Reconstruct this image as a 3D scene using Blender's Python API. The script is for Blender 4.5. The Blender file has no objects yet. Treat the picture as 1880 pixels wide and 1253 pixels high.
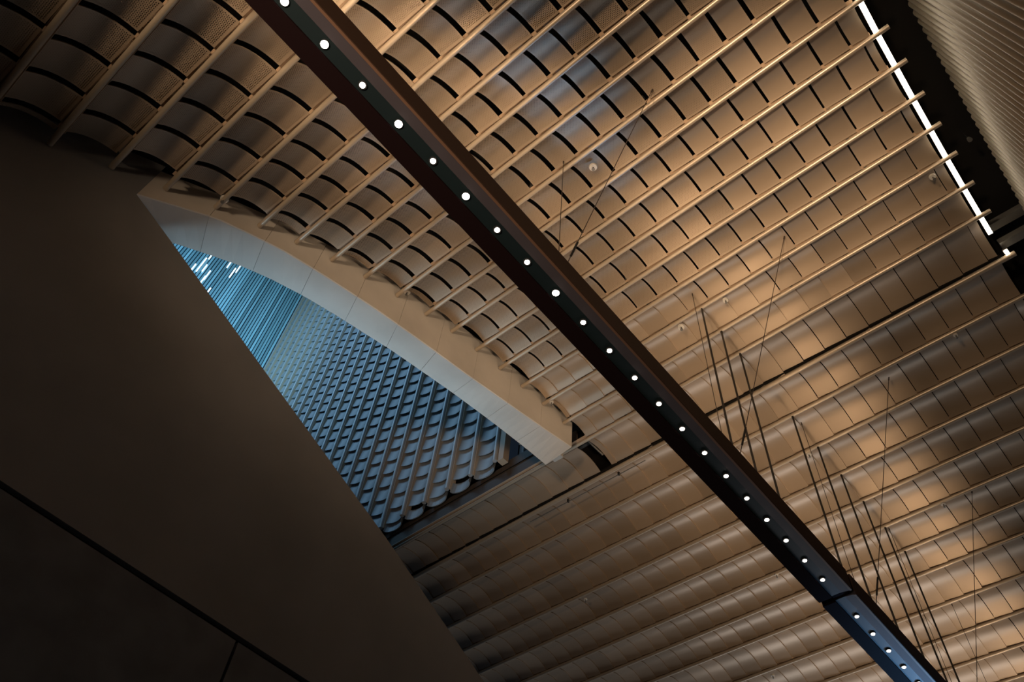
import bpy, math, random
from mathutils import Vector, Matrix

S = bpy.context.scene
COL = S.collection
ZO = 1.6                      # eye height: everything below is measured from the eye, lifted by this at the end
random.seed(7)

# ------------------------------------------------------------------ camera
R = ((0.7580211167665282, 0.6482697370094013, 0.0717658317988958),
     (-0.5031530209270739, 0.6512272821146179, -0.5681021603211585),
     (-0.4150193056569598, 0.39452423893516303, 0.8198229082092335))
F = 1494.07
cam = bpy.data.cameras.new('camera')
cam.sensor_fit = 'HORIZONTAL'
cam.sensor_width = 36.0
cam.lens = F / 1880.0 * 36.0
cam.clip_end = 200
cam_ob = bpy.data.objects.new('camera', cam)
COL.objects.link(cam_ob)
rx, dn, fw = Vector(R[0]), Vector(R[1]), Vector(R[2])
M = Matrix.Identity(4)
for i in range(3):
    M[i][0] = rx[i]; M[i][1] = -dn[i]; M[i][2] = -fw[i]
M[2][3] = ZO
cam_ob.matrix_world = M
S.camera = cam_ob

# ------------------------------------------------------------------ colour management, world, lights
S.view_settings.view_transform = 'Standard'
S.view_settings.look = 'None'
S.view_settings.exposure = 0.0
S.view_settings.gamma = 1.0
S.view_settings.use_curve_mapping = False

W = bpy.data.worlds.new('night')
S.world = W
W.use_nodes = True
bg = W.node_tree.nodes['Background']
bg.inputs[0].default_value = (0.30, 0.48, 0.80, 1)
bg.inputs[1].default_value = 0.02


def aim(o, loc, target):
    o.location = (loc[0], loc[1], loc[2] + ZO)
    d = Vector(target) - Vector(loc)
    o.rotation_euler = d.to_track_quat('-Z', 'Y').to_euler()


def area(name, loc, target, sx, sy, power, col, spread=180):
    l = bpy.data.lights.new(name, 'AREA')
    l.shape = 'RECTANGLE'; l.size = sx; l.size_y = sy
    l.energy = power; l.color = col; l.spread = math.radians(spread)
    o = bpy.data.objects.new(name, l); COL.objects.link(o)
    aim(o, loc, target)
    return o


def spot(name, loc, target, power, col, deg, blend=1.0, rad=0.15):
    l = bpy.data.lights.new(name, 'SPOT')
    l.energy = power; l.color = col; l.spot_size = math.radians(deg); l.spot_blend = blend; l.shadow_soft_size = rad
    o = bpy.data.objects.new(name, l); COL.objects.link(o)
    aim(o, loc, target)
    return o


WARM = (1.0, 0.72, 0.47)
up = area('uplight_beam', (-2.50, 8.6, 6.60), (-2.50, 8.6, 9.9), 0.07, 20.0, 118, WARM, 94)
up.rotation_euler = (0, math.pi - math.radians(19), 0)      # long side along the beam, face up and a little to the wall
spot('spot_floor', (0.9, -2.5, 0.2), (-0.75, 4.6, 9.6), 5200, WARM, 21, 1.0, 0.25)
spot('spot_wide', (-0.6, -4.6, 2.0), (-2.5, 3.3, 9.2), 2300, WARM, 58, 1.0, 0.4)
area('cool_fill', (-7.0, 20.0, 2.5), (-4.5, 6.0, 10), 9.0, 2.5, 230, (0.88, 0.93, 1.0))
spot('beam_blue_spot', (-2.3, 16.0, 4.5), (-2.52, 10.6, 6.22), 3600, (0.18, 0.50, 1.0), 13.5, 1.0, 0.1)  # unseen blue spot, added to tint the second beam's underside
area('shaft_daylight', (-13.5, -1.5, 27.0), (-13.5, 6.9, 16), 9.0, 5.0, 850, (0.34, 0.66, 1.0))
sl = area('shaft_low', (-6.9, 3.2, 4.9), (-6.9, 3.2, 9), 0.6, 6.0, 32, (0.46, 0.76, 1.0), 62)
sl.rotation_euler = (0, math.pi + math.radians(2), 0)
spot('shaft_slats', (-11.0, 0.5, 6.5), (-20.0, 2.6, 22.0), 15000, (0.40, 0.82, 1.0), 42, 1.0, 0.6)

# ------------------------------------------------------------------ materials


def mat(name, col, rough=0.5, metal=0.0, noise=0.0, nscale=8.0, bump=0.0, emit=None, spec=0.5):
    m = bpy.data.materials.new(name); m.use_nodes = True
    nt = m.node_tree; b = nt.nodes['Principled BSDF']
    b.inputs['Base Color'].default_value = (*col, 1)
    b.inputs['Roughness'].default_value = rough
    b.inputs['Metallic'].default_value = metal
    b.inputs['Specular IOR Level'].default_value = spec
    if noise or bump:
        tc = nt.nodes.new('ShaderNodeTexCoord')
        n = nt.nodes.new('ShaderNodeTexNoise')
        n.inputs['Scale'].default_value = nscale; n.inputs['Detail'].default_value = 6
        nt.links.new(tc.outputs['Object'], n.inputs['Vector'])
        if noise:
            r = nt.nodes.new('ShaderNodeMapRange')
            r.inputs[3].default_value = 1 - noise; r.inputs[4].default_value = 1 + noise
            r.inputs[1].default_value = 0.3; r.inputs[2].default_value = 0.7
            nt.links.new(n.outputs['Fac'], r.inputs[0])
            mx = nt.nodes.new('ShaderNodeVectorMath'); mx.operation = 'SCALE'
            mx.inputs[0].default_value = col
            nt.links.new(r.outputs[0], mx.inputs['Scale'])
            nt.links.new(mx.outputs[0], b.inputs['Base Color'])
        if bump:
            bp = nt.nodes.new('ShaderNodeBump'); bp.inputs['Strength'].default_value = bump
            bp.inputs['Distance'].default_value = 0.02
            nt.links.new(n.outputs['Fac'], bp.inputs['Height'])
            nt.links.new(bp.outputs[0], b.inputs['Normal'])
    if emit:
        b.inputs['Emission Color'].default_value = (*emit[0], 1)
        b.inputs['Emission Strength'].default_value = emit[1]
    return m


def random_tint(m, amount):
    """each panel a touch lighter or darker than the next, as coated sheet is"""
    nt = m.node_tree; b = nt.nodes['Principled BSDF']
    oi = nt.nodes.new('ShaderNodeObjectInfo')
    r = nt.nodes.new('ShaderNodeMapRange'); r.inputs[3].default_value = 1 - amount; r.inputs[4].default_value = 1 + amount * .6
    nt.links.new(oi.outputs['Random'], r.inputs[0])
    sc = nt.nodes.new('ShaderNodeVectorMath'); sc.operation = 'SCALE'
    sc.inputs[0].default_value = b.inputs['Base Color'].default_value[:3]
    nt.links.new(r.outputs[0], sc.inputs['Scale'])
    nt.links.new(sc.outputs[0], b.inputs['Base Color'])


PANEL_COL = (0.47, 0.36, 0.26)
m_panel = mat('champagne_sheet', PANEL_COL, 0.36, 0.38)
random_tint(m_panel, 0.16)


def perforated(ha, hb):
    m = mat('perforated_sheet', PANEL_COL, 0.42, 0.40)
    random_tint(m, 0.20)
    nt = m.node_tree; b = nt.nodes['Principled BSDF']; out = nt.nodes['Material Output']

    def math_(op, a, c=None):
        n = nt.nodes.new('ShaderNodeMath'); n.operation = op
        for k, v in enumerate((a, c)):
            if v is None: continue
            if isinstance(v, (int, float)): n.inputs[k].default_value = v
            else: nt.links.new(v, n.inputs[k])
        return n.outputs[0]
    uv = nt.nodes.new('ShaderNodeUVMap'); uv.uv_map = 'UVMap'
    sp = nt.nodes.new('ShaderNodeSeparateXYZ'); nt.links.new(uv.outputs[0], sp.inputs[0])
    u2 = nt.nodes.new('ShaderNodeUVMap'); u2.uv_map = 'UVNorm'
    s2 = nt.nodes.new('ShaderNodeSeparateXYZ'); nt.links.new(u2.outputs[0], s2.inputs[0])
    px, py = 0.0220, 0.0165
    v = math_('DIVIDE', sp.outputs[1], py)
    row = math_('FLOOR', v)
    half = math_('MULTIPLY', math_('FLOORED_MODULO', row, 2.0), 0.5)
    u = math_('ADD', math_('DIVIDE', sp.outputs[0], px), half)
    fx = math_('SUBTRACT', math_('FRACT', u), 0.5)
    fy = math_('SUBTRACT', math_('FRACT', v), 0.5)
    d = math_('ADD', math_('POWER', math_('ABSOLUTE', math_('DIVIDE', fx, ha)), 2.5),
              math_('POWER', math_('ABSOLUTE', math_('DIVIDE', fy, hb)), 2.5))
    hole = math_('LESS_THAN', d, 1.0)
    mu = math_('LESS_THAN', math_('ABSOLUTE', math_('SUBTRACT', s2.outputs[0], 0.5)), 0.455)
    mv = math_('LESS_THAN', math_('ABSOLUTE', math_('SUBTRACT', s2.outputs[1], 0.5)), 0.455)
    hole = math_('MULTIPLY', hole, math_('MULTIPLY', mu, mv))
    tr = nt.nodes.new('ShaderNodeBsdfTransparent')
    mx = nt.nodes.new('ShaderNodeMixShader')
    nt.links.new(hole, mx.inputs[0]); nt.links.new(b.outputs[0], mx.inputs[1]); nt.links.new(tr.outputs[0], mx.inputs[2])
    nt.links.new(mx.outputs[0], out.inputs[0])
    return m


m_perf = perforated(0.34, 0.30)
m_perf_fine = perforated(0.27, 0.23)
m_tube = mat('bronze_tube', (0.50, 0.41, 0.31), 0.36, 0.40)
m_shade_band = mat('brown_shade_band', (0.46, 0.32, 0.21), 0.6)
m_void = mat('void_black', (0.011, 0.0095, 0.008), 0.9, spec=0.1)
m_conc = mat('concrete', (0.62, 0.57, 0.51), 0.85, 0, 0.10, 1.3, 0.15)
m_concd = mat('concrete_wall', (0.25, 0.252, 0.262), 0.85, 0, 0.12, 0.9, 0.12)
m_lower = mat('lower_panel', (0.11, 0.125, 0.15), 0.6, 0, 0.2, 3.0)
m_beam = mat('beam_oxblood', (0.012, 0.006, 0.007), 0.8, spec=0.03)
m_plate = mat('beam_side', (0.050, 0.028, 0.020), 0.7, spec=0.1)
m_edge = mat('beam_edge_highlight', (0.16, 0.09, 0.06), 0.4)
m_chan = mat('beam_channel', (0.009, 0.019, 0.024), 0.45)
m_side = mat('beam_slope', (0.070, 0.062, 0.076), 0.5, spec=0.25)
m_lens = mat('lamp_lens', (1, 1, 1), 0.4, emit=((1.0, 0.90, 0.76), 14.0))
m_ring = mat('lamp_ring', (0.02, 0.02, 0.02), 0.4)
m_strip = mat('led_diffuser', (1, 1, 1), 0.4, emit=((1.0, 0.86, 0.66), 9.0))
m_black = mat('black_steel', (0.012, 0.011, 0.010), 0.45)
m_wire = mat('dark_wire', (0.05, 0.035, 0.025), 0.5)
m_white = mat('white_cap', (0.62, 0.58, 0.52), 0.5)
m_blue = mat('slate_tile', (0.36, 0.38, 0.40), 0.55, 0.1)
random_tint(m_blue, 0.12)
m_rib = mat('slate_tube', (0.50, 0.50, 0.50), 0.45, 0.2)
m_cheek = mat('tan_cheek', (0.55, 0.42, 0.30), 0.6)
m_fascia = mat('brown_fascia', (0.085, 0.060, 0.042), 0.7, 0.0, 0.1, 1.5)
m_glass = mat('blue_slat', (0.46, 0.74, 0.84), 0.20, 0.2)
random_tint(m_glass, 0.45)
m_clad = mat('corrugated_cladding', (0.30, 0.255, 0.19), 0.38, 0.35)
m_floor = mat('dark_floor', (0.05, 0.045, 0.04), 0.5)
m_grey = mat('grey_duct', (0.18, 0.17, 0.15), 0.45, 0.4)
m_navy = mat('navy_board', (0.05, 0.07, 0.10), 0.6)

# ------------------------------------------------------------------ object helpers


def link(name, me, m, parent=None, loc=None, mw=None):
    o = bpy.data.objects.new(name, me); COL.objects.link(o)
    if m is not None and not me.materials: me.materials.append(m)
    if parent is not None: o.parent = parent
    if mw is not None: o.matrix_local = mw
    elif loc is not None: o.location = loc
    return o


def empty(name, loc=(0, 0, 0)):
    o = bpy.data.objects.new(name, None); COL.objects.link(o); o.location = loc
    o.empty_display_size = 0.1
    return o


def tag(o, label=None, cat=None, group=None, kind=None):
    if label: o['label'] = label
    if cat: o['category'] = cat
    if group: o['group'] = group
    if kind: o['kind'] = kind
    return o


class MB:
    def __init__(s): s.v = []; s.f = []; s.sm = []

    def add(s, vs, fs, smooth=False):
        k = len(s.v); s.v += [tuple(p) for p in vs]
        s.f += [tuple(i + k for i in f) for f in fs]; s.sm += [smooth] * len(fs)

    def box(s, a, b):
        x0, y0, z0 = a; x1, y1, z1 = b
        vs = [(x0, y0, z0), (x1, y0, z0), (x1, y1, z0), (x0, y1, z0), (x0, y0, z1), (x1, y0, z1), (x1, y1, z1), (x0, y1, z1)]
        s.add(vs, [(0, 3, 2, 1), (4, 5, 6, 7), (0, 1, 5, 4), (1, 2, 6, 5), (2, 3, 7, 6), (3, 0, 4, 7)])

    def rod(s, a, b, r, n=10, r2=None):
        a = Vector(a); b = Vector(b); d = (b - a).normalized()
        t = Vector((0, 0, 1)) if abs(d.z) < .9 else Vector((1, 0, 0))
        u = d.cross(t).normalized(); w = d.cross(u); r2 = r if r2 is None else r2
        vs = []
        for i in range(n):
            c, q = math.cos(2 * math.pi * i / n), math.sin(2 * math.pi * i / n)
            vs.append(a + (u * c + w * q) * r)
        for i in range(n):
            c, q = math.cos(2 * math.pi * i / n), math.sin(2 * math.pi * i / n)
            vs.append(b + (u * c + w * q) * r2)
        s.add(vs, [(i, (i + 1) % n, n + (i + 1) % n, n + i) for i in range(n)], True)
        s.add(vs[:n], [tuple(range(n))[::-1]]); s.add(vs[n:], [tuple(range(n))])

    def prism_y(s, prof, y0, y1):
        """closed (x,z) outline run along y"""
        n = len(prof)
        vs = [(x, y0, z) for x, z in prof] + [(x, y1, z) for x, z in prof]
        s.add(vs, [(i, (i + 1) % n, n + (i + 1) % n, n + i) for i in range(n)] + [tuple(range(n))[::-1], tuple(range(n, 2 * n))])

    def mesh(s, name):
        me = bpy.data.meshes.new(name); me.from_pydata(s.v, [], s.f); me.update()
        me.polygons.foreach_set('use_smooth', s.sm)
        import bmesh
        bm = bmesh.new(); bm.from_mesh(me); bmesh.ops.recalc_face_normals(bm, faces=bm.faces); bm.to_mesh(me); bm.free()
        return me

    def build(s, name, m, parent=None, loc=None): return link(name, s.mesh(name), m, parent, loc)


def panel_arrays(L, w, sag, tilt, t=0.012, n=7):
    """arched sheet: x 0..L along the row, y across, +z up into the arch; the x=L end hangs lower by tilt"""
    v = []; f = []; uv = []; uvn = []; sm = []
    ys = [(-.5 + j / n) * w for j in range(n + 1)]

    def zz(y): return sag * (1 - (2 * y / w) ** 2)
    arc = [0.0]
    for j in range(n): arc.append(arc[-1] + math.hypot(ys[j + 1] - ys[j], zz(ys[j + 1]) - zz(ys[j])))

    def sheet(dz, flip):
        k = len(v)
        for i, x in enumerate((0.0, L)):
            for j, y in enumerate(ys): v.append((x, y, zz(y) + dz + tilt * (.5 - i)))
        for j in range(n):
            q = [k + j, k + j + 1, k + n + 1 + j + 1, k + n + 1 + j]
            c = [(0, arc[j]), (0, arc[j + 1]), (L, arc[j + 1]), (L, arc[j])]
            cn = [(0, arc[j] / arc[-1]), (0, arc[j + 1] / arc[-1]), (1, arc[j + 1] / arc[-1]), (1, arc[j] / arc[-1])]
            if flip: q.reverse(); c.reverse(); cn.reverse()
            f.append(tuple(q)); uv.extend(c); uvn.extend(cn); sm.append(True)

    def rim(a, b):
        k = len(v); v.extend(a + b); m = len(a)
        for j in range(m - 1):
            f.append((k + j, k + j + 1, k + m + j + 1, k + m + j)); uv.extend([(0, 0)] * 4); uvn.extend([(0, 0)] * 4); sm.append(False)
    sheet(0, False); sheet(t, True)
    lo = v[:n + 1]; lo2 = v[n + 1:2 * n + 2]; up = v[2 * n + 2:3 * n + 3]; up2 = v[3 * n + 3:4 * n + 4]
    rim(list(lo), list(up)); rim(list(up2), list(lo2))
    rim([lo[0], lo2[0]], [up[0], up2[0]]); rim([up[-1], up2[-1]], [lo[-1], lo2[-1]])
    return v, f, uv, uvn, sm


def arrays_mesh(name, v, f, uv, uvn, sm):
    me = bpy.data.meshes.new(name); me.from_pydata(v, [], f); me.update()
    a = me.uv_layers.new(name='UVMap'); a.data.foreach_set('uv', [c for p in uv for c in p])
    b = me.uv_layers.new(name='UVNorm'); b.data.foreach_set('uv', [c for p in uvn for c in p])
    me.polygons.foreach_set('use_smooth', sm)
    return me


def proj(p):
    c = [sum(R[i][k] * p[k] for k in range(3)) for i in range(3)]
    if c[2] < .1: return None
    return 940 + F * c[0] / c[2], 626.5 + F * c[1] / c[2], c[2]


def in_view(p, m=45):
    q = proj(p)
    return q is not None and -m < q[0] < 1880 + m and -m < q[1] < 1253 + m


# ------------------------------------------------------------------ ceiling: tubes and arched panels
# (y, z) of every tube: a vault that rises from the wall side, then a level soffit with wider and wider rows
TUBE = {-3: (-2.42, 5.72), -2: (-1.94, 6.13), -1: (-1.46, 6.53), 0: (-.99, 6.89), 1: (-.51, 7.24), 2: (-.03, 7.57), 3: (.46, 7.93), 4: (.95, 8.24),
        5: (1.41, 8.52), 6: (1.90, 8.78), 7: (2.40, 9.04), 8: (2.93, 9.26), 9: (3.46, 9.44), 10: (3.96, 9.60), 11: (4.47, 9.71), 12: (4.99, 9.81),
        13: (5.50, 9.89), 14: (6.01, 9.96), 15: (6.53, 9.99), 16: (7.04, 10.), 17: (7.833, 10.), 18: (8.545, 10.), 19: (9.331, 10.), 20: (10.084, 10.),
        21: (10.843, 10.), 22: (11.611, 10.), 23: (12.348, 10.), 24: (13.10, 10.), 25: (14.087, 10.), 26: (15.04, 10.), 27: (15.985, 10.), 28: (16.93, 10.), 29: (17.88, 10.)}
PITCH = {-3: .412, -2: .412, -1: .412, 0: .412, 1: .414, 2: .409, 3: .347, 4: .349}
ANCHOR = {-3: -4.1, -2: -4.3, -1: -4.37, 0: -4.15, 1: -3.97, 2: -4.20, 3: -2.158, 4: -1.685, 5: -1.887, 6: -.765, 7: -.613, 8: -1.463, 9: -1.30, 10: -.151,
          11: .02, 12: -.155, 13: .02, 14: -.16}
GAP = {8: .044, 9: .034, 10: .029, 11: .026, 12: .022, 13: .017, 14: .013}
WALLX = -5.45
XEND = .985


def row_gap(i, x):
    if i <= 7: return .050
    g = GAP.get(i, .011)
    if i >= 13 and x < (-2.3 if i > 15 else -2.6 + .9 * (i - 13)): g = -.008
    return g


bays = {'ceiling': range(-3, 7), 'ceiling.001': range(7, 17), 'ceiling.002': range(17, 29)}
bay_roots = []
for bname, rows in bays.items():
    root = empty('ceiling'); tag(root, kind='structure'); bay_roots.append(root)
    cand = []; extra = {q: [[], [], [], [], []] for q in range(3)}
    for i in rows:
        (ya, za), (yb, zb) = TUBE[i], TUBE[i + 1]
        w = math.hypot(yb - ya, zb - za); th = math.atan2(zb - za, yb - ya)
        p = PITCH.get(i, .342)
        anchor = ANCHOR.get(i, 0.0 if i % 2 else -.167)
        sag = (.128 if i < 17 else .15) * w
        k0 = math.floor((-16 if i >= 16 else WALLX) / p) - 2
        cache = {}
        for k in range(k0, k0 + 140):
            x0 = anchor + k * p
            lim0 = -15.5 if i >= 16 else WALLX + (.14 if i < 4 else .10)
            x1 = x0 + p
            if x0 > XEND - .05 or x1 < lim0 + .06: continue
            g = row_gap(i, x0 + p / 2)
            a = max(x0, lim0) + g / 2; b = min(x1, XEND) - g / 2
            if i == 16:                                     # the bay is open for one short length beside the concrete arch
                if x0 < -5.40 < x1: a = -5.40
                if x0 < -5.62 < x1 and a != -5.40: b = -5.62
                elif a > -5.62 and b < -5.38: continue
            if b - a < .06: continue
            perf = 0 if not (i <= 12 or (i <= 15 and x0 > -1.1)) else 2 if (i >= 9 and x0 > -1.6) or x0 > -.5 else 1
            cy, cz = (ya + yb) / 2, (za + zb) / 2
            up = Vector((0, -math.sin(th), math.cos(th)))
            lift = .030
            loc = Vector((a, cy, cz)) + up * lift - Vector((0, math.cos(th), math.sin(th))) * (.009 if i < 17 else .012)
            key = (round(b - a, 4), perf)
            tw = w - (.052 if i < 17 else .044)
            jr = random.uniform(-.020, .020); jp = random.uniform(-.012, .012) if i < 17 else random.uniform(-.004, .004)
            jz = random.uniform(-.030, .030) if 3 <= i < 8 else random.uniform(-.012, .012) if i < 13 else 0.0
            mw = Matrix.Translation(loc) @ Matrix.Rotation(th + jr * .6, 4, 'X') @ Matrix.Rotation(jp, 4, 'Y') @ Matrix.Rotation(jz, 4, 'Z')
            tilt = .022
            vis = in_view(((a + b) / 2, cy, cz + .03))
            cand.append((vis, (Vector((a, cy, cz))).length, key, mw, tw, sag, tilt, perf, cache))
    seen = sorted([c for c in cand if c[0]], key=lambda c: c[1])
    main, rest = seen[:300], seen[300:] + [c for c in cand if not c[0]]
    for vis, dist, key, mw, tw, sag, tilt, perf, cache in main:
        if key not in cache:
            cache[key] = arrays_mesh('ceiling_panel', *panel_arrays(key[0], tw, sag, tilt))
            cache[key].materials.append((m_panel, m_perf, m_perf_fine)[perf])
        o = link('ceiling_panel', cache[key], None, root, mw=mw)
    for vis, dist, key, mw, tw, sag, tilt, perf, cache in rest:
        v, f, uv, uvn, sm = panel_arrays(key[0], tw, sag, tilt)
        E = extra[perf]; k = len(E[0])
        E[0] += [tuple(mw @ Vector(q)) for q in v]; E[1] += [tuple(j + k for j in q) for q in f]; E[2] += uv; E[3] += uvn; E[4] += sm
    for perf in range(3):
        if extra[perf][0]:
            me = arrays_mesh('outer_panels', *extra[perf]); me.materials.append((m_panel, m_perf, m_perf_fine)[perf])
            tag(link('outer_panels', me, None, root), kind='stuff')
    ntube = list(rows) + ([29] if rows[-1] == 28 else [])
    for i in ntube:
        y, z = TUBE[i]
        xa = -15.5 if i >= 16 else WALLX + .01
        xb = 1.17 if i <= 17 else 1.02
        mb = MB(); r = .030 if i < 17 else .034
        if i == 17: r = .04
        # sleeves: the tube is in lengths, joined with a hair-line step
        mb.rod((xa, y, z), (xb, y, z), r, 12)
        mb.build('tube', m_tube, root)
        mb = MB(); mb.box((xa + .16, y - .055, z + .052), (min(xb, .98), y + .03, z + .062)); mb.build('shade_band', m_shade_band, root)  # added brown strip standing in for the shaded band beside the tube

# the dark slot and conduit beside the wide tube between the two ceiling bays
mb = MB(); mb.box((-15.5, 7.762, 10.02), (1.0, 7.80, 10.06))
mb.build('shadow_slot', m_void, bay_roots[2])
# void above the panels
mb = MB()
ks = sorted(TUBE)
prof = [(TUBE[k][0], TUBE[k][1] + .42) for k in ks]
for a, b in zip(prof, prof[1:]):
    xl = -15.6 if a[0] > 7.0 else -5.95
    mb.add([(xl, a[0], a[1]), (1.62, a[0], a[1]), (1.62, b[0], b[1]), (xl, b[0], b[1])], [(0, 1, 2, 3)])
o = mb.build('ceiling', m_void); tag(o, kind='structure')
# a few hangers seen dimly through the open joints
mb = MB()
for k in range(-2, 17):
    y, z = TUBE[k]
    for x in (-4.6, -3.1, -1.4, .2): mb.box((x, y - .02, z + .03), (x + .04, y + .02, z + .41))
tag(mb.build('hanger_straps', m_grey, bay_roots[0]), kind='stuff')

# ------------------------------------------------------------------ left wall with its lens-shaped opening
OUT = [(-.18, 7.19), (.19, 7.51), (.55, 7.81), (.95, 8.03), (1.33, 8.22), (1.80, 8.39), (2.28, 8.54), (2.73, 8.67), (3.19, 8.78), (3.80, 8.92), (4.43, 9.05), (5.0, 9.19), (5.59, 9.33), (6.2, 9.48), (6.76, 9.63)]
INN = [(.10, 7.27), (.41, 7.60), (.76, 7.85), (1.13, 8.10), (1.50, 8.30), (1.97, 8.50), (2.45, 8.66), (2.95, 8.80), (3.40, 8.93), (3.95, 9.05), (4.50, 9.17), (5.1, 9.28), (5.6, 9.36), (6.2, 9.44), (6.71, 9.49)]
XB = -5.93
wall = empty('wall_left', (WALLX, 0, 0)); tag(wall, kind='structure')
wall_parts = []


def slab_yz(name, outline, m, x0, x1, parent):
    import bmesh
    bm = bmesh.new()
    vs = [bm.verts.new((x0, y, z)) for y, z in outline]
    fce = bm.faces.new(vs)
    r = bmesh.ops.extrude_face_region(bm, geom=[fce])
    bmesh.ops.translate(bm, vec=(x1 - x0, 0, 0), verts=[g for g in r['geom'] if isinstance(g, bmesh.types.BMVert)])
    bmesh.ops.triangulate(bm, faces=[q for q in bm.faces if len(q.verts) > 4])
    bmesh.ops.recalc_face_normals(bm, faces=bm.faces)
    me = bpy.data.meshes.new(name); bm.to_mesh(me); bm.free()
    me.transform(Matrix.Translation((-WALLX, 0, 0)))
    return link(name, me, m, parent)


# main concrete face: everything left of the point, and the long sloping parapet to its right
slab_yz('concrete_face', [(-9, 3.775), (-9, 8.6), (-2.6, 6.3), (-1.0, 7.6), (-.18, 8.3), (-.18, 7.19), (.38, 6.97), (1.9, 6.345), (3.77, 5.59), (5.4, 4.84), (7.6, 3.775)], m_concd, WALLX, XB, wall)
slab_yz('recess', [(-9, 3.70), (-9, 3.80), (7.7, 3.80), (7.7, 3.70)], m_void, WALLX - .06, XB, wall)
slab_yz('wall_panel', [(-9, -1.6), (-9, 3.725), (2.635, 3.725), (2.635, -1.6)], m_lower, WALLX, XB, wall)
slab_yz('wall_panel', [(2.66, -1.6), (2.66, 3.725), (9, 3.725), (9, -1.6)], m_lower, WALLX, XB, wall)
slab_yz('recess', [(2.6, -1.6), (2.6, 3.8), (2.7, 3.8), (2.7, -1.6)], m_void, WALLX - .06, XB, wall)


def interp(tab, y):
    for (a, za), (b, zb) in zip(tab, tab[1:]):
        if a <= y <= b: return za + (zb - za) * (y - a) / (b - a)
    return tab[-1][1] if y > tab[-1][0] else tab[0][1]


# arch header in cast blocks, a hair-line joint between neighbours
cuts = [-.18, .47, 1.10, 1.75, 2.42, 3.10, 3.80, 4.52, 5.26, 6.0, 6.76]


def arch_s(y):      # parameter of the outer curve, to pair it with the inner one
    for k, (a, b) in enumerate(zip(OUT, OUT[1:])):
        if a[0] <= y <= b[0]: return k + (y - a[0]) / (b[0] - a[0])
    return len(OUT) - 1.0


def at(tab, s):
    k = min(int(s), len(tab) - 2); t = s - k
    return tab[k][0] + (tab[k + 1][0] - tab[k][0]) * t, tab[k][1] + (tab[k + 1][1] - tab[k][1]) * t


for a, b in zip(cuts, cuts[1:]):
    n = 5; mb = MB(); fr = []; bk = []
    h = .0022
    for j in range(n + 1):
        y = a + h + (b - a - 2 * h) * j / n
        s = arch_s(y); fr.append(at(OUT, s)); bk.append(at(INN, s))
    vt = [interp([(TUBE[k][0], TUBE[k][1] + .30) for k in sorted(TUBE)], q[0]) for q in fr]
    x0, x1 = 0.0, XB - WALLX
    bev = .012
    A = [(x0, q[0], q[1] + bev) for q in fr]; A2 = [(x0 - bev, q[0], q[1]) for q in fr]
    B = [(x1, q[0], q[1]) for q in bk]; C = [(x0, q[0], v) for q, v in zip(fr, vt)]; D = [(x1, q[0], v) for q, v in zip(bk, vt)]
    m_ = n + 1
    vs = A + A2 + B + D + C; fs = []
    for r0 in range(5):
        r1 = (r0 + 1) % 5
        for j in range(n): fs.append((r0 * m_ + j, r0 * m_ + j + 1, r1 * m_ + j + 1, r1 * m_ + j))
    fs.append(tuple(r * m_ for r in range(5))); fs.append(tuple(r * m_ + n for r in range(5))[::-1])
    mb.add(vs, fs)
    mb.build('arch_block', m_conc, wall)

# ------------------------------------------------------------------ light shaft behind the arch
tw_root = empty('wall_back', (0, 6.9, 10.6)); tag(tw_root, kind='structure')
P = .585; C0 = .40; X0 = -7.28; YB = 6.90; ZB = 10.60
v, f, uv, uvn, sm = panel_arrays(C0 + .05, P - .06, .10, .055, .014)
me_tile = arrays_mesh('wall_tile', v, f, uv, uvn, sm); me_tile.materials.append(m_blue)
B3 = Matrix(((0, -1, 0, 0), (0, 0, 1, 0), (-1, 0, 0, 0), (0, 0, 0, 1)))
tiles = []
for c in range(24):
    xc = X0 - P * (c + .5)
    for r in range(60):
        zt = ZB + .12 + C0 * (r + 1) + (.13 if c % 2 else 0.0)
        tiles.append((proj((xc, YB, zt)), Matrix.Translation((xc, YB + .02 - 6.9, zt + .03 - 10.6)) @ B3, (xc, YB, zt)))


def behind_arch(p):        # hidden by the arch or the wall face: project on the wall plane and test
    k = WALLX / p[0]; y, z = p[1] * k, p[2] * k
    lo = interp([(-9, 10.9), (-.18, 7.19), (.38, 6.99), (1.9, 6.36), (3.77, 5.62), (5.4, 4.85), (9, 3.2)], y)
    return z > interp(INN, y * XB / WALLX) * WALLX / XB + .12 or z < lo - .12


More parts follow.
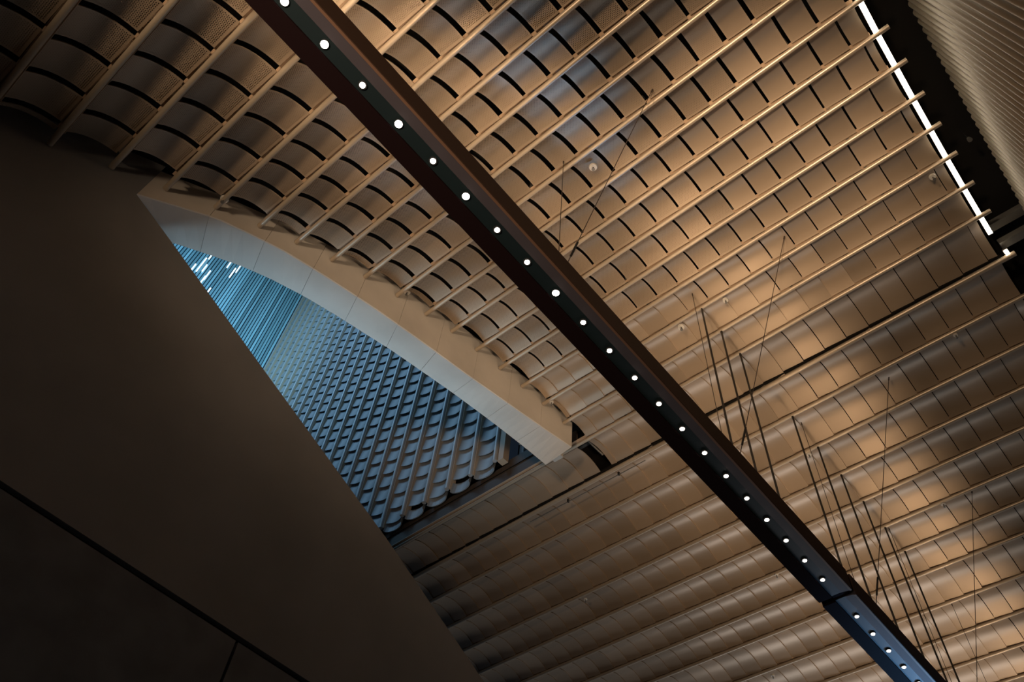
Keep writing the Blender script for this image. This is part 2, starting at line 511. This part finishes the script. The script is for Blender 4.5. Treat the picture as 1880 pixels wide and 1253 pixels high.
tv = [t for t in tiles if not behind_arch(t[2])]
tv.sort(key=lambda t: t[0][2])
ex = [[], [], [], [], []]
seen_ids = set(id(t) for t in tv[:300])
for t in tv[:300]: link('wall_tile', me_tile, None, tw_root, mw=t[1])
for t in tiles:
    if id(t) in seen_ids: continue
    k = len(ex[0]); ex[0] += [tuple(t[1] @ Vector(q)) for q in v]; ex[1] += [tuple(j + k for j in q) for q in f]; ex[2] += uv; ex[3] += uvn; ex[4] += sm
me = arrays_mesh('upper_tiles', *ex); me.materials.append(m_blue)
tag(link('upper_tiles', me, None, tw_root), kind='stuff')
for c in range(25):
    x = X0 - P * c
    mb = MB(); mb.rod((x, -.03, -.02), (x, -.03, 25.0), .042, 10); mb.build('tube', m_rib, tw_root)
    mb = MB(); mb.box((x + .040, -.02, -.02), (x + .062, .10, 25.0)); mb.build('cheek', m_cheek, tw_root)
    # rolled end cap that closes each channel at the eave
    if c < 24:
        mb = MB(); n = 9; ring = []
        for j in range(n + 1):
            a = math.pi * j / n
            ring.append((x - P / 2 + math.cos(a) * (P / 2 - .06), math.sin(a) * .11))
        vs = [(q[0], q[1] + .0, -.10) for q in ring] + [(q[0], q[1] + .03, .16) for q in ring] + [(q[0], q[1] + .02, -.10) for q in ring] + [(q[0], q[1] + .05, .16) for q in ring]
        m_ = n + 1
        for j in range(n):
            mb.add([vs[j], vs[j + 1], vs[m_ + j + 1], vs[m_ + j]], [(0, 1, 2, 3)], True)
            mb.add([vs[2 * m_ + j], vs[2 * m_ + j + 1], vs[3 * m_ + j + 1], vs[3 * m_ + j]], [(3, 2, 1, 0)], True)
            mb.add([vs[j], vs[j + 1], vs[2 * m_ + j + 1], vs[2 * m_ + j]], [(3, 2, 1, 0)])
        mb.build('end_cap', m_blue, tw_root)
mb = MB(); mb.box((X0 + .05, -.02, -.05), (X0 + .19, .12, 25)); mb.build('cheek', m_cheek, tw_root)
mb = MB(); mb.box((-22, .16, -.02), (X0 + .1, .2, 26)); mb.build('backing', m_void, tw_root)

mb = MB(); mb.box((-15.6, 7.06, 10.02), (-5.6, 7.10, 10.66)); o = mb.build('trim_1', m_fascia); tag(o, kind='structure')
# dark service board and bracket to the right of the last tile column
mb = MB(); mb.box((-7.2, 7.35, 10.35), (-4.9, 7.40, 14.5)); o = mb.build('wall_back', m_navy); tag(o, kind='structure')
mb = MB(); mb.box((-6.98, 7.16, 10.55), (-6.88, 7.24, 11.15)); mb.box((-6.98, 7.12, 11.05), (-6.70, 7.2, 11.13)); o = mb.build('trim_2', m_rib); tag(o, kind='structure')

# louvred glazing on the far side of the shaft
win = empty('window_1', (-21.1, 3, 10)); tag(win, kind='structure')
mb = MB(); mb.box((-.045, 0, 0), (.0, .082, 32)); me_sl = mb.mesh('slat'); me_sl.materials.append(m_glass)
for k in range(66):
    y = 6.82 - .118 * k
    o = link('slat', me_sl, None, win); o.location = (random.uniform(-.02, .02), y - 3, 0)
    o.rotation_euler = (0, 0, math.radians(-22 + random.uniform(-5, 5)))
mb = MB(); mb.box((-.32, -5, -6), (-.28, 4.0, 33)); mb.build('backing', mat('dusk_glazing', (.03, .10, .16), .3), win)
m_glint = mat('painted_glint', (.8, .9, 1), .3, emit=((.78, .92, 1.0), 1.6))  # glowing strips that paint in the white glints on the slats
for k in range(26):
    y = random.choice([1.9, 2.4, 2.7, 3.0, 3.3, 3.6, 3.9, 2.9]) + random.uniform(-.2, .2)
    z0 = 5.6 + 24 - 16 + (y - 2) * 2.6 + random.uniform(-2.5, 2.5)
    mb = MB(); mb.box((.02, y - 3, z0), (.03, y - 3 + .05, z0 + random.uniform(.4, 1.1))); mb.build('slat_glint', m_glint, win)
for k in range(5):
    mb = MB(); mb.box((-.15, -5, 2.2 + 5.2 * k), (-.08, 3.9, 2.3 + 5.2 * k)); mb.build('rail', m_black, win)

# ------------------------------------------------------------------ right side: cladding, dark slot, LED line
wr = empty('wall_right', (1.552, 5, -1.6)); tag(wr, kind='structure')
mb = MB()
n = 7; r = .062
H = 9.95 + 1.6
pts = []
for j in range(n + 1):
    a = math.pi * j / n
    pts.append((-math.sin(a) * .075, -math.cos(a) * .058))
vs = [(x, y, 0) for x, y in pts] + [(x, y, H) for x, y in pts]
mb.add(vs, [(j, j + 1, n + 1 + j + 1, n + 1 + j) for j in range(n)], True)
mb.add([vs[k] for k in range(n + 1, 2 * n + 2)], [tuple(range(n + 1))])
me_r = mb.mesh('cladding_rib'); me_r.materials.append(m_clad)
for k in range(100): link('cladding_rib', me_r, None, wr, loc=(0, -4.4 + .1185 * k + .0, 0))
mb = MB(); mb.box((.0, -9, 0), (.1, 14, H)); mb.build('backing', m_clad, wr)

led = empty('light_strip', (1.043, 7.40, 10.05))
tag(led, 'long glowing white light line along the edge of the perforated ceiling', 'light')
path = [(TUBE[k][0], TUBE[k][1] + .055) for k in range(5, 17)]
path[-1] = (7.04, 10.055); path.append((7.40, 10.055))
for nm, m, hx, d0, d1 in (('diffuser', m_strip, .027, -.012, .012), ('housing', m_grey, .030, .0125, .05)):
    mb = MB()
    for (ya, za), (yb, zb) in zip(path, path[1:]):
        q = [(x, y - 7.40, z - 10.05 + d) for y, z in ((ya, za), (yb, zb)) for d in (d0, d1) for x in (-hx, hx)]
        mb.add(q, [(0, 1, 5, 4), (3, 2, 6, 7), (1, 3, 7, 5), (2, 0, 4, 6)])
    mb.build(nm, m, led)
led2 = empty('light_strip', (1.09, 7.76, 10.02))
tag(led2, 'tiny square glowing light at the end of the wide tube', 'light')
mb = MB(); mb.box((-.022, -.022, -.03), (.022, .03, .02)); mb.build('diffuser', m_strip, led2)
mb = MB(); mb.box((-.03, -.03, .021), (.03, .035, .05)); mb.build('housing', m_grey, led2)
for y0, z0 in ((7.42, 10.25), (7.66, 10.12)):
    mb = MB(); mb.box((1.08, y0, z0), (1.6, y0 + .12, z0 + .1)); o = mb.build('trim_3', m_grey); tag(o, kind='structure')
# edge angle at the ends of the panels

# small speaker in the black slot
sp = empty('speaker', (1.36, 5.98, 10.0)); tag(sp, 'tiny speaker in the black slot beside the corrugated wall', 'light')
mb = MB(); mb.rod((0, 0, 0), (0, 0, .06), .03, 10, .02); mb.build('head', m_grey, sp)
mb = MB(); mb.rod((0, 0, .06), (0, 0, .45), .006, 6); mb.build('stem', m_black, sp)

# ------------------------------------------------------------------ suspended lighting beams
ZBM = 6.24


def beam(name, y0, y1, label, lights, bluish):
    root = empty(name, (-2.53, (y0 + y1) / 2, ZBM)); tag(root, label, 'beam', kind='thing')
    ox, oy, oz = root.location

    def pr(prof, nm, m):
        q = MB(); q.prism_y([(x - ox, z - oz) for x, z in prof], y0 - oy, y1 - oy); return q.build(nm, m, root)
    xl, xr = -2.735, -2.325
    pr([(xl, ZBM), (-2.575, ZBM), (-2.575, ZBM + .045), (xl + .012, ZBM + .29), (xl, ZBM + .29)], 'left_flange', m_beam)
    pr([(-2.5745, ZBM + .022), (-2.455, ZBM + .022), (-2.455, ZBM + .05), (-2.5745, ZBM + .05)], 'channel', m_chan)
    pr([(-2.4545, ZBM + .021), (xr - .006, ZBM), (xr - .006, ZBM + .05), (-2.4545, ZBM + .05)], 'sloped_face', m_side)
    pr([(xr - .0055, ZBM - .004), (xr, ZBM), (xr, ZBM + .285), (xr - .02, ZBM + .285), (xr - .02, ZBM + .051), (xr - .0055, ZBM + .051)], 'side_plate', m_plate)
    pr([(xr - .0285, ZBM - .0045), (xr - .0062, ZBM - .0055), (xr - .0062, ZBM - .0005), (xr - .0285, ZBM + .0015)], 'edge_highlight', m_edge)  # lighter strip paints the lit highlight along the lower lip
    pr([(xl + .013, ZBM + .25), (xr - .021, ZBM + .25), (xr - .021, ZBM + .285), (xl + .013, ZBM + .285)], 'top_plate', m_beam)
    for y, big in lights:
        dl = MB(); dl.rod((0, 0, .0), (0, 0, .02), .037, 16); d = dl.build('downlight', m_ring, root, (-2.513 - ox, y - oy, ZBM + .012 - oz))
        ln = MB(); rr = .032 if big else .024
        ln.rod((0, 0, -.006), (0, 0, -.0005), rr * .8, 16, rr); ln.build('lens', m_lens, d)
    return root


LY = [(-.453 + .5136 * k) * .78 for k in range(-2, 49)]
big = lambda k: k in (0, 1, 3, 5, 8)
ys = [(y, big(k - 2)) for k, y in enumerate(LY)]
beam('lighting_beam', -1.5, 7.98, 'long dark oxblood beam with round downlights hanging across the ceiling', [q for q in ys if q[0] < 7.95], False)
beam('lighting_beam', 8.07, 19.5, 'second, blue-lit length of beam beyond the joint at lower corner', [q for q in ys if q[0] > 8.1], True)
cp = MB(); cp.box((-.19, -.06, 0), (.16, .06, .12))
o = cp.build('beam_coupling', m_beam, None, (-2.53, 8.025, ZBM + .03)); tag(o, 'dark coupling block joining the two beam lengths end to end', 'coupling')

# ------------------------------------------------------------------ rods and wires
rod_y = [6.01, 6.53, 7.04, 8.545, 9.331, 10.084, 10.843, 11.611, 12.348]
names = ['first black rod of the near trio, over the long beam', 'middle black rod of the near trio, over the long beam', 'last black rod of the near trio, by the wide tube',
         'first black rod past the wide tube, topmost of the far bundle', 'second black rod of the far bundle, counted from the wide tube', 'third black rod of the far bundle, counted from the wide tube',
         'fourth black rod of the far bundle, counted from the wide tube', 'fifth black rod of the far bundle, last but one', 'sixth and last black rod of the far bundle, over the blue-lit beam']
for y, nm in zip(rod_y, names):
    zt = 9.975
    root = empty('suspension_rod', (-2.525, y, ZBM + .285)); tag(root, nm, 'rod', 'black rods holding the beam')
    mb = MB(); mb.rod((0, 0, 0), (0, 0, zt - ZBM - .285), .0135, 10); mb.build('shaft', m_black, root)
    mb = MB(); mb.rod((0, 0, zt - ZBM - .325), (0, 0, zt - ZBM - .285), .017, 10); mb.build('collar', m_black, root)
wd = [(2.85, 'thin upright wire above the middle of the long beam'), (5.74, 'thin upright wire just before the near trio of rods'), (8.80, 'thin upright wire beside the first rod of the far bundle'),
      (11.75, 'thin upright wire between the last two rods of the far bundle'), (14.2, 'thin upright wire beyond the last rod, over the solid panels')]
for y, nm in wd:
    zt = interp([(TUBE[k][0], TUBE[k][1]) for k in sorted(TUBE)], y) + .06
    root = empty('suspension_wire', (-2.50, y, ZBM + .285)); tag(root, nm, 'wire', 'upright wires over the beam')
    mb = MB(); mb.rod((0, 0, 0), (0, 0, zt - ZBM - .285), .0042, 6); mb.build('strand', m_wire, root)
    mb = MB(); mb.rod((0, 0, zt - ZBM - .35), (0, 0, zt - ZBM - .30), .009, 8); mb.build('anchor', m_wire, root)
ws = [(2.8, -1.18, 'slanting wire with turnbuckle nearest the perforated end, meeting the long beam'), (5.74, -1.05, 'slanting wire crossing the near trio of rods'),
      (8.79, -1.05, 'slanting wire crossing the far bundle of rods'), (11.7, -1.05, 'slanting wire farthest along, right of the last rod')]
for y, xt, nm in ws:
    zt = interp([(TUBE[k][0], TUBE[k][1]) for k in sorted(TUBE)], y) + .05
    root = empty('stay_wire', (-2.36, y, ZBM + .27)); tag(root, nm, 'wire', 'slanting stay wires')
    d = Vector((xt + 2.36, 0, zt - ZBM - .27))
    mb = MB(); mb.rod((0, 0, 0), d, .0045, 6); mb.build('strand', m_wire, root)
    mb = MB(); mb.rod(d * .045, d * .11, .012, 8); mb.build('turnbuckle', m_black, root)
    mb = MB(); mb.rod(d * .985, d, .010, 8); mb.build('anchor', m_wire, root)

# ------------------------------------------------------------------ sprinklers and small fittings
spr = [(-2.29, 3.16, 9.35, 'round white sprinkler rose on a tube in the perforated rows right of the beam', 1.2),
       (-2.93, 6.1, 9.93, 'bright white sprinkler disc close to the beam, left of the rod trio', 1.2),
       (-2.19, 6.1, 9.93, 'small sprinkler just above the tops of the rod trio', 1.0),
       (-6.65 * .795, .58 * .795, 7.92, 'brown round sprinkler rose at the arch near the opening tip', 1.1),
       (-5.71 * .94, 3.22 * .94, 9.38, 'round sprinkler rose at the middle of the arch', 1.0),
       (-5.3, 6.05, 9.93, 'sprinkler on the solid panel above the end of the arch', .8),
       (-1.53, 11.63, 9.95, 'sprinkler among the shiny solid panels right of the far rods', 1.0),
       (.02, 8.58, 9.95, 'small dark sprinkler on the tube below the wide tube, at right', .8),
       (.8, 6.12, 9.93, 'sprinkler beside the glowing light line', 1.0),
       (-4.59, 11.61, 9.95, 'small sprinkler left of the beam joint', .8),
       (-7.81, 10.18, 9.95, 'small hook-shaped sprinkler in the dark solid rows at lower left', .8),
       (-2.71, 9.38, 9.95, 'sprinkler tucked behind the first far rods', 1.0),
       (-6.2, 14.23, 9.95, 'sprinkler on the lowest solid row at the bottom edge', .9)]
for x, y, z, nm, sc in spr:
    root = empty('sprinkler', (x, y, z)); tag(root, nm, 'sprinkler', 'ceiling sprinklers')
    mb = MB(); mb.rod((0, 0, 0), (0, 0, .022), .038 * sc, 14, .044 * sc); mb.build('rose', m_white, root)
    mb = MB(); mb.rod((0, 0, -.05), (0, 0, 0), .010, 8); mb.build('stem', m_grey, root)
    mb = MB(); mb.rod((0, 0, -.056), (0, 0, -.05), .018 * sc, 10); mb.build('deflector', m_grey, root)
# bracket under the arch end, conduit with clips along the wide tube
o = MB(); o.box((-.09, -.05, -.02), (.09, .05, .05)); o = o.build('bracket', m_white, None, (-5.95, 7.0, 9.93)); tag(o, 'small pale metal bracket under the end corner of the concrete arch', 'bracket')
root = empty('conduit', (-5.4, 7.93, 9.95)); tag(root, 'thin dark conduit clipped along the wide tube below the arch end', 'conduit')
mb = MB(); mb.rod((-1.9, 0, 0), (.55, 0, 0), .008, 8); mb.build('pipe', m_grey, root)
for x in (-1.05, .02):
    mb = MB(); mb.box((x - .014, -.02, -.014), (x + .014, .015, .05)); mb.build('clip', m_black, root)
mb = MB(); mb.rod((-5.50, 7.15, 10.25), (-5.42, 7.55, 10.12), .018, 8); o = mb.build('cable', m_grey); tag(o, 'loose grey cable in the open joint at the arch end', 'cable')

# ------------------------------------------------------------------ floor
mb = MB(); mb.box((-16, -9, -1.7), (1.6, 20, -1.6)); o = mb.build('floor', m_floor); tag(o, kind='structure')

for o in list(COL.objects):
    if o.parent is None and o.type in ('MESH', 'EMPTY'):
        o.location.z += ZO
